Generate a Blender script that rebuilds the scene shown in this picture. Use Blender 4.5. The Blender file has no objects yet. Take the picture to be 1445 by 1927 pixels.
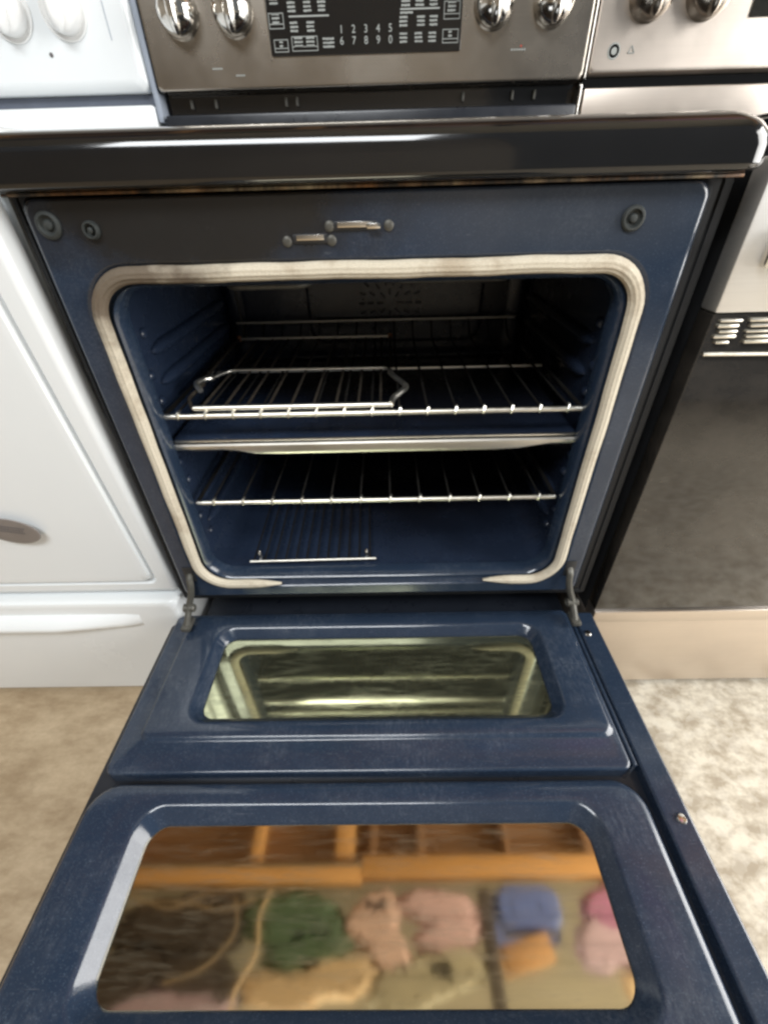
import bpy, bmesh, math, random
from mathutils import Vector, Matrix, noise
random.seed(7)
S = bpy.context.scene
C = S.collection
R = math.radians
PI = math.pi

# ------------------------------------------------------------------ camera
CAM = (0.0215, -0.5171, 0.8575)
PITCH, YAW, ROLL, FPX = 0.64051, -0.015645, -0.027443, 814.85
fw = Vector((math.sin(YAW)*math.cos(PITCH), math.cos(YAW)*math.cos(PITCH), -math.sin(PITCH)))
r0 = Vector((math.cos(YAW), -math.sin(YAW), 0.0))
u0 = r0.cross(fw)
rt = r0*math.cos(ROLL) + u0*math.sin(ROLL)
up = -r0*math.sin(ROLL) + u0*math.cos(ROLL)
cd = bpy.data.cameras.new('camera')
cam = bpy.data.objects.new('camera', cd)
C.objects.link(cam)
cam.matrix_world = Matrix(((rt.x, up.x, -fw.x, CAM[0]), (rt.y, up.y, -fw.y, CAM[1]), (rt.z, up.z, -fw.z, CAM[2]), (0, 0, 0, 1)))
cd.sensor_fit = 'VERTICAL'
cd.sensor_height = 36.0
cd.lens = FPX/1927.0*36.0
cd.clip_start = 0.02
cd.clip_end = 100.0
S.camera = cam

# ------------------------------------------------------------------ light
world = bpy.data.worlds.new('World')
S.world = world
world.use_nodes = True
bg = world.node_tree.nodes['Background']
bg.inputs[0].default_value = (0.93, 0.97, 1.0, 1)
bg.inputs[1].default_value = 0.15


def area(name, loc, target, sx, sy, power, color):
    l = bpy.data.lights.new(name, 'AREA')
    l.shape = 'RECTANGLE'
    l.size, l.size_y = sx, sy
    l.energy = power
    l.color = color
    o = bpy.data.objects.new(name, l)
    o.location = loc
    o.rotation_euler = (Vector(target) - Vector(loc)).to_track_quat('-Z', 'Y').to_euler()
    C.objects.link(o)
    return o


area('doorway_daylight', (2.75, -0.62, 1.40), (0.0, -0.35, 0.7), 2.3, 2.1, 150, (1.0, 0.985, 0.955))
area('ceiling_fill', (-0.55, -1.75, 2.75), (-0.1, 0, 0.5), 1.7, 0.7, 62, (0.95, 0.98, 1.0))  # overhead lamp, enlarged and placed forward as added front fill
S.view_settings.view_transform = 'Standard'
S.view_settings.look = 'None'
S.view_settings.exposure = 0.1
S.view_settings.gamma = 1.0
S.render.engine = 'CYCLES'
S.cycles.filter_width = 2.7
S.cycles.max_bounces = 8
S.cycles.use_denoising = True
S.cycles.caustics_reflective = False


# ------------------------------------------------------------------ materials
class NT:
    def __init__(s, name):
        s.m = bpy.data.materials.new(name)
        s.m.use_nodes = True
        s.t = s.m.node_tree
        s.b = s.t.nodes['Principled BSDF']
        s.co = s.t.nodes.new('ShaderNodeTexCoord').outputs['Object']

    def n(s, kind, **kw):
        x = s.t.nodes.new(kind)
        for k, v in kw.items():
            setattr(x, k, v)
        return x

    def l(s, a, b):
        s.t.links.new(a, b)

    def noise(s, scale, detail=4, rough=0.55, stretch=None, vec=None):
        v = vec or s.co
        if stretch:
            mp = s.n('ShaderNodeMapping')
            mp.inputs['Scale'].default_value = stretch
            s.l(v, mp.inputs[0])
            v = mp.outputs[0]
        x = s.n('ShaderNodeTexNoise')
        x.inputs['Scale'].default_value = scale
        x.inputs['Detail'].default_value = detail
        x.inputs['Roughness'].default_value = rough
        s.l(v, x.inputs['Vector'])
        return x.outputs[0]

    def ramp(s, fac, a, b, ca=(0, 0, 0, 1), cb=(1, 1, 1, 1)):
        x = s.n('ShaderNodeValToRGB')
        e = x.color_ramp.elements
        e[0].position, e[0].color = a, ca
        e[1].position, e[1].color = b, cb
        s.l(fac, x.inputs[0])
        return x.outputs[0]

    def mix(s, fac, a, b):
        x = s.n('ShaderNodeMix', data_type='RGBA')
        for inp, v in ((x.inputs[0], fac), (x.inputs[6], a), (x.inputs[7], b)):
            if isinstance(v, (int, float)):
                inp.default_value = v
            elif isinstance(v, tuple):
                inp.default_value = v if len(v) == 4 else v + (1,)
            else:
                s.l(v, inp)
        return x.outputs[2]

    def math(s, op, a, b=0.0, clamp=False):
        x = s.n('ShaderNodeMath', operation=op, use_clamp=clamp)
        for i, v in enumerate((a, b)):
            if isinstance(v, (int, float)):
                x.inputs[i].default_value = v
            else:
                s.l(v, x.inputs[i])
        return x.outputs[0]

    def blob(s, center, radius, soft, nscale, namp):
        """0..1 mask round a point with a ragged edge"""
        v = s.n('ShaderNodeVectorMath', operation='SUBTRACT')
        s.l(s.co, v.inputs[0])
        v.inputs[1].default_value = center
        d = s.n('ShaderNodeVectorMath', operation='MULTIPLY')
        s.l(v.outputs[0], d.inputs[0])
        d.inputs[1].default_value = tuple(1.0/r for r in radius)
        ln = s.n('ShaderNodeVectorMath', operation='LENGTH')
        s.l(d.outputs[0], ln.inputs[0])
        k = s.math('ADD', ln.outputs[1], s.math('MULTIPLY', s.math('SUBTRACT', s.noise(nscale, 5), 0.5), namp))
        return s.ramp(k, 1.0-soft, 1.0, (1, 1, 1, 1), (0, 0, 0, 1))

    def bump(s, h, strength, dist=0.001):
        x = s.n('ShaderNodeBump')
        x.inputs['Strength'].default_value = strength
        x.inputs['Distance'].default_value = dist
        s.l(h, x.inputs['Height'])
        s.l(x.outputs[0], s.b.inputs['Normal'])

    def set(s, color=None, rough=None, metal=None, spec=None, coat=None, coat_rough=None):
        for key, v in (('Base Color', color), ('Roughness', rough), ('Metallic', metal), ('Specular IOR Level', spec),
                       ('Coat Weight', coat), ('Coat Roughness', coat_rough)):
            if v is None:
                continue
            i = s.b.inputs[key]
            if isinstance(v, (int, float)):
                i.default_value = v
            elif isinstance(v, tuple):
                i.default_value = v if len(v) == 4 else v + (1,)
            else:
                s.l(v, i)
        return s.m


def m_enamel():
    t = NT('blue_enamel')
    sp = t.ramp(t.noise(700, 2), 0.60, 0.70)
    grain = t.noise(12, 7, 0.65)
    c = t.mix(grain, (0.0125, 0.0225, 0.043), (0.024, 0.039, 0.069))
    c = t.mix(t.math('MULTIPLY', sp, 0.45), c, (0.10, 0.14, 0.19))
    dust = t.ramp(t.noise(6, 9, 0.75, (1, 2.0, 1)), 0.46, 0.74)
    fine = t.ramp(t.noise(260, 4, 0.7, (1, 0.35, 1)), 0.42, 0.75)
    c = t.mix(t.math('MULTIPLY', t.math('MULTIPLY', dust, fine), 0.42), c, (0.20, 0.225, 0.26))
    scr = t.ramp(t.noise(120, 3, 0.5, (0.35, 6, 1)), 0.68, 0.74)
    c = t.mix(t.math('MULTIPLY', scr, 0.22), c, (0.22, 0.24, 0.27))
    soot_shade = t.blob((-0.17, 0.0, 0.845), (0.22, 0.06, 0.085), 0.5, 16, 0.8)
    c = t.mix(t.math('MULTIPLY', soot_shade, 0.9), c, (0.014, 0.012, 0.009))
    haze = t.blob((0.2, 0.0, 0.84), (0.2, 0.05, 0.06), 0.7, 12, 0.4)
    c = t.mix(t.math('MULTIPLY', haze, 0.4), c, (0.07, 0.072, 0.075))
    ro = t.mix(dust, (0.14, 0.14, 0.14), (0.34, 0.34, 0.34))
    t.bump(t.noise(230, 3), 0.16, 0.0006)
    return t.set(c, ro, 0.0, 0.5, 0.3, 0.10)


def m_cavity():
    t = NT('cavity_enamel')
    sp = t.ramp(t.noise(800, 2), 0.62, 0.72)
    g = t.noise(10, 6, 0.65)
    c = t.mix(g, (0.014, 0.023, 0.045), (0.024, 0.038, 0.073))
    c = t.mix(t.math('MULTIPLY', sp, 0.4), c, (0.15, 0.19, 0.28))
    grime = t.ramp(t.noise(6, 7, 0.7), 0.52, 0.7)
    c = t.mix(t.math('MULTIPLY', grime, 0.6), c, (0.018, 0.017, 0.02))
    soot_shade = t.blob((0.13, 0.37, 0.53), (0.43, 0.40, 0.40), 0.35, 5, 0.30)  # shade at the back, right and floor painted into the cavity colour
    c = t.mix(t.math('MULTIPLY', soot_shade, 0.9), c, (0.006, 0.006, 0.008))
    t.bump(t.noise(160, 3), 0.15, 0.0008)
    return t.set(c, t.ramp(g, 0.3, 0.7, (0.18, 0.18, 0.18, 1), (0.34, 0.34, 0.34, 1)), 0.0, 0.5, 0.15, 0.1)


def m_plain(name, c, rough, metal=0.0, var=0.12, nscale=20, coat=0.0, bump=0.0, spec=0.5, rvar=0.06, stretch=None):
    t = NT(name)
    g = t.noise(nscale, 6, 0.62, stretch)
    lo = tuple(max(0, x*(1-var)) for x in c)
    hi = tuple(min(1, x*(1+var)) for x in c)
    if bump:
        t.bump(t.noise(nscale*9, 3, 0.6, stretch), bump, 0.0006)
    return t.set(t.mix(g, lo, hi), t.ramp(g, 0.25, 0.75, (rough-rvar,)*3+(1,), (rough+rvar,)*3+(1,)), metal, spec, coat, 0.06)


def m_steel(name, c, rough, fine=1.0):
    t = NT(name)
    g = t.noise(60, 5, 0.7, (0.08, 1, 6))
    w = t.noise(5, 6, 0.6)
    cc = t.mix(g, tuple(x*0.90 for x in c), tuple(min(1, x*1.08) for x in c))
    cc = t.mix(t.math('MULTIPLY', t.ramp(w, 0.45, 0.75), 0.3), cc, tuple(x*0.72 for x in c))
    t.bump(t.noise(140, 3, 0.6, (0.03, 1, 6)), 0.06*fine, 0.0005)
    return t.set(cc, t.ramp(w, 0.3, 0.7, (rough-0.06,)*3+(1,), (rough+0.07,)*3+(1,)), 1.0)


def m_gasket():
    t = NT('woven_gasket')
    f = t.noise(500, 3, 0.6)
    c = t.mix(f, (0.47, 0.415, 0.32), (0.75, 0.69, 0.565))
    st = t.ramp(t.noise(16, 6, 0.7), 0.50, 0.66)
    c = t.mix(t.math('MULTIPLY', st, 0.55), c, (0.30, 0.22, 0.14))
    burn = t.blob((-0.262, 0.0, 0.780), (0.135, 0.1, 0.075), 0.55, 34, 1.0)
    c = t.mix(t.math('MULTIPLY', burn, 0.85), c, (0.06, 0.036, 0.020))
    t.bump(f, 0.5, 0.001)
    return t.set(c, 0.75, 0.0, 0.3)


def m_glass_mirror(name, ca, cb, r0, r1, lo, hi, metal):
    t = NT(name)
    sm = t.ramp(t.noise(9, 9, 0.72, (1, 2.5, 1)), lo, hi)
    st = t.ramp(t.noise(90, 5, 0.7, (0.25, 1.6, 1), None), 0.45, 0.72)
    k = t.math('MULTIPLY', sm, st)
    c = t.mix(k, ca, cb)
    ro = t.mix(k, (r0, r0, r0), (r1, r1, r1))
    t.bump(t.noise(26, 2), 0.02, 0.0004)
    return t.set(c, ro, t.mix(k, (metal[0],)*3, (metal[1],)*3))


def m_floor():
    t = NT('concrete')
    sep = t.n('ShaderNodeSeparateXYZ')
    t.l(t.co, sep.inputs[0])
    big = t.noise(2.2, 6, 0.6)
    side = t.math('ADD', sep.outputs[0], t.math('MULTIPLY', t.math('SUBTRACT', big, 0.5), 0.8))
    side = t.ramp(side, 0.0, 0.5)
    ag = t.noise(34, 10, 0.70)
    ag2 = t.noise(150, 5, 0.7)
    vo = t.n('ShaderNodeTexVoronoi', feature='F1')
    vo.inputs['Scale'].default_value = 70
    t.l(t.co, vo.inputs['Vector'])
    vc = t.n('ShaderNodeSeparateColor')
    t.l(vo.outputs['Color'], vc.inputs[0])
    patch = t.ramp(t.noise(3.5, 9, 0.75), 0.42, 0.68)
    peb = t.ramp(vc.outputs[0], 0.55, 0.9)
    worn = t.noise(7, 11, 0.72, (1, 2.2, 1))
    blot = t.noise(20, 7, 0.66, (1, 1.5, 1))
    tan = t.mix(t.ramp(worn, 0.36, 0.66), (0.36, 0.265, 0.165), (0.66, 0.53, 0.365))
    tan = t.mix(t.math('MULTIPLY', t.ramp(ag2, 0.50, 0.75), 0.18), tan, (0.28, 0.20, 0.12))
    tan = t.mix(t.math('MULTIPLY', patch, 0.30), tan, (0.33, 0.235, 0.135))
    cream = t.mix(t.ramp(blot, 0.40, 0.60), (0.39, 0.325, 0.24), (0.70, 0.63, 0.51))
    cream = t.mix(t.math('MULTIPLY', peb, 0.22), cream, (0.76, 0.71, 0.62))
    cream = t.mix(t.math('MULTIPLY', t.ramp(ag, 0.56, 0.66), 0.45), cream, (0.30, 0.245, 0.18))
    c = t.mix(side, tan, cream)
    dk = t.ramp(t.noise(6, 8, 0.72), 0.56, 0.74)
    c = t.mix(t.math('MULTIPLY', dk, 0.35), c, (0.22, 0.16, 0.10))
    t.bump(ag2, 0.15, 0.001)
    return t.set(c, 0.7, 0.0, 0.3)


def m_ovenglass():
    t = NT('black_oven_glass')
    a = t.ramp(t.noise(4, 8, 0.7, (1, 1, 1.6)), 0.38, 0.72)
    b = t.ramp(t.noise(16, 6, 0.7), 0.45, 0.75)
    c = t.mix(t.math('MULTIPLY', a, 0.7), (0.020, 0.018, 0.016), (0.085, 0.074, 0.062))
    c = t.mix(t.math('MULTIPLY', b, 0.25), c, (0.012, 0.011, 0.010))
    return t.set(c, t.mix(a, (0.06, 0.06, 0.06), (0.22, 0.22, 0.22)), 0.0, 0.6, 0.6, 0.05)


def m_rust():
    t = NT('rusty_trim')
    a = t.ramp(t.noise(26, 8, 0.75, (1, 0.2, 0.2)), 0.42, 0.62)
    b = t.ramp(t.noise(9, 5, 0.6), 0.45, 0.6)
    c = t.mix(a, (0.014, 0.011, 0.008), t.mix(b, (0.26, 0.12, 0.04), (0.42, 0.36, 0.24)))
    return t.set(c, 0.45, 0.2)


def m_wood(name, a, b):
    t = NT(name)
    g = t.noise(9, 6, 0.65, (0.5, 7, 7))
    w = t.noise(2, 4)
    c = t.mix(g, a, b)
    c = t.mix(t.math('MULTIPLY', t.ramp(w, 0.4, 0.7), 0.3), c, tuple(x*0.6 for x in a))
    return t.set(c, 0.7)


M = dict(
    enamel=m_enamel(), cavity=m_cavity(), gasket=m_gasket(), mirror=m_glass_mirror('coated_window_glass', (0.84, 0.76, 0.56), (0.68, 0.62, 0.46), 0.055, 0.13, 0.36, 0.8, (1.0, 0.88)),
    hazymirror=m_glass_mirror('streaked_window_glass', (0.44, 0.45, 0.29), (0.25, 0.27, 0.18), 0.060, 0.22, 0.34, 0.72, (0.95, 0.70)), floor=m_floor(),
    black=m_plain('black_gloss', (0.007, 0.007, 0.0075), 0.10, coat=0.5, var=0.5, nscale=9, rvar=0.04),
    frame=m_plain('black_frame', (0.014, 0.017, 0.024), 0.30, var=0.3, nscale=30, bump=0.1),
    flange=m_plain('matt_black_flange', (0.010, 0.011, 0.013), 0.5, var=0.4, nscale=30, spec=0.3),
    dark=m_plain('dark_metal', (0.02, 0.021, 0.023), 0.45, metal=0.0, var=0.4, nscale=30),
    steel=m_steel('brushed_steel', (0.78, 0.70, 0.625), 0.36),
    dimsteel=m_steel('dimmed_brushed_steel', (0.42, 0.38, 0.33), 0.27),  # darkened to carry the dim surroundings the steel reflects
    chrome=m_plain('chrome', (0.80, 0.78, 0.74), 0.11, metal=1.0, var=0.05),
    bar=m_plain('polished_rack_wire', (0.90, 0.87, 0.79), 0.36, metal=1.0, var=0.12, nscale=90),
    wire=m_plain('aged_rack_wire', (0.035, 0.028, 0.021), 0.65, metal=0.1, var=0.7, spec=0.3, nscale=70),
    shadewire=m_plain('shaded_rack_wire', (0.012, 0.011, 0.010), 0.75, metal=0.0, var=0.5, nscale=70, spec=0.12),  # near-black colour stands in for dark reflections on the wires
    hinge=m_plain('greasy_hinge_metal', (0.10, 0.097, 0.085), 0.5, metal=0.4, var=0.5, nscale=120),
    rust=m_rust(),
    rustcap=m_plain('rusty_wire_end', (0.30, 0.13, 0.06), 0.6, var=0.5, nscale=90),
    corroded=m_plain('corroded_plug', (0.030, 0.035, 0.034), 0.6, metal=0.1, var=0.7, nscale=200, bump=0.5),
    satin=m_steel('pale_satin_steel', (0.90, 0.89, 0.87), 0.55),
    trim=m_steel('worn_divider_metal', (0.78, 0.75, 0.69), 0.33),
    white=m_plain('white_enamel', (0.80, 0.83, 0.845), 0.24, coat=0.3, var=0.03, nscale=5, bump=0.04),
    whiteknob=m_plain('white_plastic', (0.80, 0.80, 0.79), 0.30, var=0.03),
    groove=m_plain('shadow_gap_paint', (0.10, 0.115, 0.15), 0.5, var=0.2),
    endcap=m_plain('grey_end_cap', (0.33, 0.37, 0.44), 0.35, var=0.1),
    mark=m_plain('printed_grey', (0.36, 0.38, 0.36), 0.5, var=0.15),
    darkmark=m_plain('printed_dark', (0.12, 0.11, 0.11), 0.5),
    tag=m_plain('grey_tag_card', (0.20, 0.175, 0.16), 0.45, var=0.15, nscale=40),
    redled=m_plain('red_marker', (0.55, 0.06, 0.04), 0.4),
    ovenglass=m_ovenglass(),
    beam=m_wood('orange_lumber', (0.58, 0.28, 0.085), (0.74, 0.40, 0.15)),
    plank=m_wood('brown_plank', (0.20, 0.098, 0.045), (0.30, 0.155, 0.075)),
    deck=m_wood('olive_roof_board', (0.42, 0.36, 0.25), (0.50, 0.44, 0.31)),
    wall=m_plain('grey_wall_paint', (0.33, 0.30, 0.26), 0.8, var=0.1, nscale=4),
    blueplastic=m_plain('blue_plastic', (0.12, 0.17, 0.42), 0.4, var=0.1),
    card=m_plain('brown_cardboard', (0.52, 0.28, 0.12), 0.8, var=0.1),
    pinkcloth=m_plain('pink_cloth', (0.60, 0.40, 0.40), 0.85, var=0.2, nscale=12),
    mauve=m_plain('mauve_cloth', (0.50, 0.36, 0.42), 0.85, var=0.2, nscale=12),
    skin=m_plain('pale_pink_cloth', (0.66, 0.45, 0.38), 0.85, var=0.2, nscale=14),
    deckcloth=m_plain('olive_canvas', (0.40, 0.35, 0.24), 0.85, var=0.2, nscale=10),
    magenta=m_plain('magenta_cloth', (0.42, 0.17, 0.30), 0.85, var=0.4, nscale=9),
    greencloth=m_plain('green_cloth', (0.085, 0.14, 0.08), 0.85, var=0.3, nscale=12),
    blackrubber=m_plain('black_rubber', (0.055, 0.040, 0.032), 0.6, var=0.5, nscale=9),
    beige=m_plain('beige_paper_roll', (0.62, 0.44, 0.26), 0.8, var=0.1),
)


# ------------------------------------------------------------------ object helpers
def finish(o, sharp=40):
    me = o.data
    for p in me.polygons:
        p.use_smooth = True
    try:
        me.set_sharp_from_angle(angle=R(sharp))
    except Exception:
        pass
    if len(me.polygons) < 4000 and any(len(p.vertices) > 4 for p in me.polygons):
        w = o.modifiers.new('weighted_normal', 'WEIGHTED_NORMAL')
        w.keep_sharp = True
        w.weight = 90


def thing(name, label, cat, loc=(0, 0, 0), group=None):
    o = bpy.data.objects.new(name, None)
    o.empty_display_size = 0.1
    C.objects.link(o)
    o.location = loc
    o['label'] = label
    o['category'] = cat
    if group:
        o['group'] = group
    return o


def obj(name, bm, mat, parent=None, label=None, sharp=40, recalc=True):
    """vertices are given in world metres; the object's origin is put so that they land there"""
    if recalc:
        bmesh.ops.recalc_face_normals(bm, faces=bm.faces)
    me = bpy.data.meshes.new(name)
    bm.to_mesh(me)
    bm.free()
    me.materials.append(mat)
    o = bpy.data.objects.new(name, me)
    C.objects.link(o)
    if parent:
        o.parent = parent
        if parent.type == 'EMPTY':
            o.location = -Vector(parent.location)
    if label:
        o['label'] = label
    finish(o, sharp)
    return o


def tag(o, label, cat, group=None):
    o['label'] = label
    o['category'] = cat
    if group:
        o['group'] = group
    return o


def struct(o):
    o['kind'] = 'structure'
    return o


def copy_thing(root, loc, label):
    r = root.copy()
    C.objects.link(r)
    r.location = loc
    r['label'] = label
    for ch in list(root.children):
        c = ch.copy()
        C.objects.link(c)
        c.parent = r
        for g in list(ch.children):
            d = g.copy()
            C.objects.link(d)
            d.parent = c
    return r


def copy_part(src, parent, delta, scale=None):
    c = src.copy()
    C.objects.link(c)
    c.parent = parent
    c.location = Vector(src.location) + Vector(delta)
    for g in list(src.children):
        d = g.copy()
        C.objects.link(d)
        d.parent = c
    return c


def box(bm, x0, x1, y0, y1, z0, z1, bev=0.0, seg=2):
    vs = [bm.verts.new((x, y, z)) for x in (x0, x1) for y in (y0, y1) for z in (z0, z1)]
    idx = [(0, 1, 3, 2), (4, 6, 7, 5), (0, 4, 5, 1), (2, 3, 7, 6), (0, 2, 6, 4), (1, 5, 7, 3)]
    fs = [bm.faces.new([vs[i] for i in f]) for f in idx]
    if bev:
        es = list({e for f in fs for e in f.edges})
        bmesh.ops.bevel(bm, geom=es, offset=bev, segments=seg, affect='EDGES', profile=0.5)
    return bm


def bx(*a, **k):
    return box(bmesh.new(), *a, **k)


def ring2(u0, u1, v0, v1, r, n=6):
    """rounded rectangle, counter-clockwise, list of (u, v)"""
    r = max(min(r, (u1-u0)/2-1e-5, (v1-v0)/2-1e-5), 1e-5)
    pts = []
    for cx, cy, a0 in ((u1-r, v1-r, 0), (u0+r, v1-r, 90), (u0+r, v0+r, 180), (u1-r, v0+r, 270)):
        for i in range(n+1):
            a = R(a0 + 90*i/n)
            pts.append((cx + r*math.cos(a), cy + r*math.sin(a)))
    return pts


def place(plane, u, v, d):
    return (u, d, v) if plane == 'y' else ((u, v, d) if plane == 'z' else (d, u, v))


def loft(bm, plane, rings, n=6, cap0=False, cap1=False):
    """rings: (u0, u1, v0, v1, radius, depth)"""
    prev = None
    first = None
    for (a, b, c, d, r, dep) in rings:
        vs = [bm.verts.new(place(plane, u, v, dep)) for u, v in ring2(a, b, c, d, r, n)]
        if prev:
            k = len(vs)
            for i in range(k):
                bm.faces.new((prev[i], prev[(i+1) % k], vs[(i+1) % k], vs[i]))
        else:
            first = vs
        prev = vs
    if cap0:
        bm.faces.new(list(reversed(first)))
    if cap1:
        bm.faces.new(prev)
    return bm


def lf(plane, rings, **k):
    return loft(bmesh.new(), plane, rings, **k)


def frames(pts, closed=False):
    n = len(pts)
    out = []
    ref = None
    for i in range(n):
        a = pts[i-1] if (i > 0 or closed) else pts[0]
        b = pts[(i+1) % n] if (i < n-1 or closed) else pts[-1]
        t = (b-a).normalized()
        if ref is None:
            ref = Vector((0, 0, 1)) if abs(t.z) < 0.9 else Vector((0, 1, 0))
        s = t.cross(ref)
        if s.length < 1e-4:
            ref = Vector((0, 1, 0)) if abs(t.y) < 0.9 else Vector((1, 0, 0))
            s = t.cross(ref)
        s.normalize()
        q = s.cross(t).normalized()
        ref = q
        out.append((s, q))
    return out


def tube(bm, pts, r, n=8, cap=True):
    pts = [Vector(p) for p in pts]
    fr = frames(pts)
    prev = None
    for i, (p, (s, q)) in enumerate(zip(pts, fr)):
        rr = r[i] if isinstance(r, (list, tuple)) else r
        vs = [bm.verts.new(p + s*rr*math.cos(2*PI*k/n) + q*rr*math.sin(2*PI*k/n)) for k in range(n)]
        if prev:
            for k in range(n):
                bm.faces.new((prev[k], prev[(k+1) % n], vs[(k+1) % n], vs[k]))
        elif cap:
            bm.faces.new(list(reversed(vs)))
        prev = vs
    if cap:
        bm.faces.new(prev)
    return bm


def tb(pts, r, n=8):
    return tube(bmesh.new(), pts, r, n)


def smooth_path(pts, rad=0.01, n=5):
    """fillet the corners of a polyline"""
    pts = [Vector(p) for p in pts]
    out = [pts[0]]
    for i in range(1, len(pts)-1):
        a, b, c = pts[i-1], pts[i], pts[i+1]
        r = min(rad, (a-b).length*0.45, (c-b).length*0.45)
        p0 = b + (a-b).normalized()*r
        p1 = b + (c-b).normalized()*r
        for k in range(n+1):
            t = k/n
            out.append(p0*(1-t)**2 + b*2*t*(1-t) + p1*t*t)
    out.append(pts[-1])
    return out


def lathe(bm, prof, center, axis='y', n=24, sx=1.0):
    """prof: (radius, depth) pairs; depth runs along axis from centre"""
    prev = None
    cx, cy, cz = center
    for r, d in prof:
        vs = []
        for k in range(n):
            a = 2*PI*k/n
            if axis == 'y':
                vs.append(bm.verts.new((cx + r*sx*math.cos(a), cy + d, cz + r*math.sin(a))))
            elif axis == 'z':
                vs.append(bm.verts.new((cx + r*math.cos(a), cy + r*math.sin(a), cz + d)))
            else:
                vs.append(bm.verts.new((cx + d, cy + r*math.cos(a), cz + r*math.sin(a))))
        if prev:
            for k in range(n):
                bm.faces.new((prev[k], prev[(k+1) % n], vs[(k+1) % n], vs[k]))
        prev = vs
    bm.faces.new(prev)
    return bm


def lt(*a, **k):
    return lathe(bmesh.new(), *a, **k)


def transform(bm, mat):
    bmesh.ops.transform(bm, matrix=mat, verts=bm.verts)
    return bm


# ------------------------------------------------------------------ floor, wall
bm = bmesh.new()
bmesh.ops.create_grid(bm, x_segments=40, y_segments=40, size=3.0)
for v in bm.verts:
    v.co.z = 0.002*noise.noise(v.co*4.0) - 0.002
    v.co.y -= 1.6
struct(obj('floor', bm, M['floor']))
struct(obj('back_wall', bx(-3.0, 3.0, 0.80, 0.90, -0.01, 3.3), M['wall']))

struct(obj('unseen_front_wall', bx(-3.2, 0.9, -3.35, -3.25, -0.01, 3.3), M['wall']))  # out of view, added to block front light and darken reflections
struct(obj('side_wall', bx(-3.15, -3.05, -3.24, 0.79, -0.01, 3.3), M['wall']))

# ------------------------------------------------------------------ the open oven
oven = thing('oven_range', 'freestanding range with black cooktop and dark blue oven, its double window door hanging open', 'oven', (0, 0.3, 0))
FL, FR = -0.351, 0.366      # outer sides of the front frame
obj('frame_flange', lf('y', [
    (FL, FR, 0.272, 0.861, 0.004, 0.40),
    (FL, FR, 0.272, 0.861, 0.004, 0.020),
    (FL+0.002, FR-0.002, 0.274, 0.860, 0.004, 0.016),
    (FL+0.006, FR-0.010, 0.280, 0.860, 0.004, 0.016),
    (FL+0.007, FR-0.011, 0.281, 0.860, 0.004, 0.018),
    (FL+0.009, FR-0.013, 0.283, 0.860, 0.004, 0.018),
    (FL+0.010, FR-0.014, 0.284, 0.860, 0.004, 0.016),
    (-0.340, 0.344, 0.290, 0.8595, 0.012, 0.0158),
    (-0.340, 0.344, 0.290, 0.859, 0.012, 0.013),
    (-0.3335, 0.3365, 0.296, 0.8575, 0.014, 0.0025),
], n=10), M['flange'], oven, sharp=55)
obj('front_frame', lf('y', [
    (-0.3333, 0.3363, 0.296, 0.8575, 0.014, 0.0030),
    (-0.333, 0.336, 0.296, 0.857, 0.014, 0.002),
    (-0.3305, 0.3335, 0.2978, 0.8560, 0.014, 0.0005),
    (-0.3290, 0.3320, 0.299, 0.855, 0.014, 0.0),
    (-0.3275, 0.3305, 0.3005, 0.8535, 0.014, 0.0),
    (-0.3090, 0.3100, 0.3155, 0.8025, 0.057, 0.0),
    (-0.307, 0.308, 0.317, 0.801, 0.056, 0.0),
    (-0.303, 0.304, 0.320, 0.797, 0.053, 0.005),
    (-0.287, 0.288, 0.333, 0.784, 0.042, 0.006),
    (-0.283, 0.284, 0.336, 0.780, 0.040, 0.002),
    (-0.279, 0.280, 0.340, 0.777, 0.038, 0.006),
    (-0.279, 0.280, 0.340, 0.777, 0.038, 0.028),
], n=10), M['enamel'], oven, sharp=55)
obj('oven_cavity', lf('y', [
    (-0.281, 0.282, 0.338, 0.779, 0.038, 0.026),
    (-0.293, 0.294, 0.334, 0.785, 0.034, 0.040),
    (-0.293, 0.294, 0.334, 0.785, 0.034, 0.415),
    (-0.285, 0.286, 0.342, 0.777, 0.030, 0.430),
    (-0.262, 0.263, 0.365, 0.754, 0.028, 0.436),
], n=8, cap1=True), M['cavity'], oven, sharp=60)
for x0, x1 in ((-0.350, -0.345), (0.360, 0.365)):
    obj('body_side', bx(x0, x1, 0.405, 0.62, 0.03, 0.86), M['frame'], oven)
obj('storage_drawer', bx(-0.345, 0.36, 0.03, 0.40, 0.05, 0.19, bev=0.006), M['frame'], oven)

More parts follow.
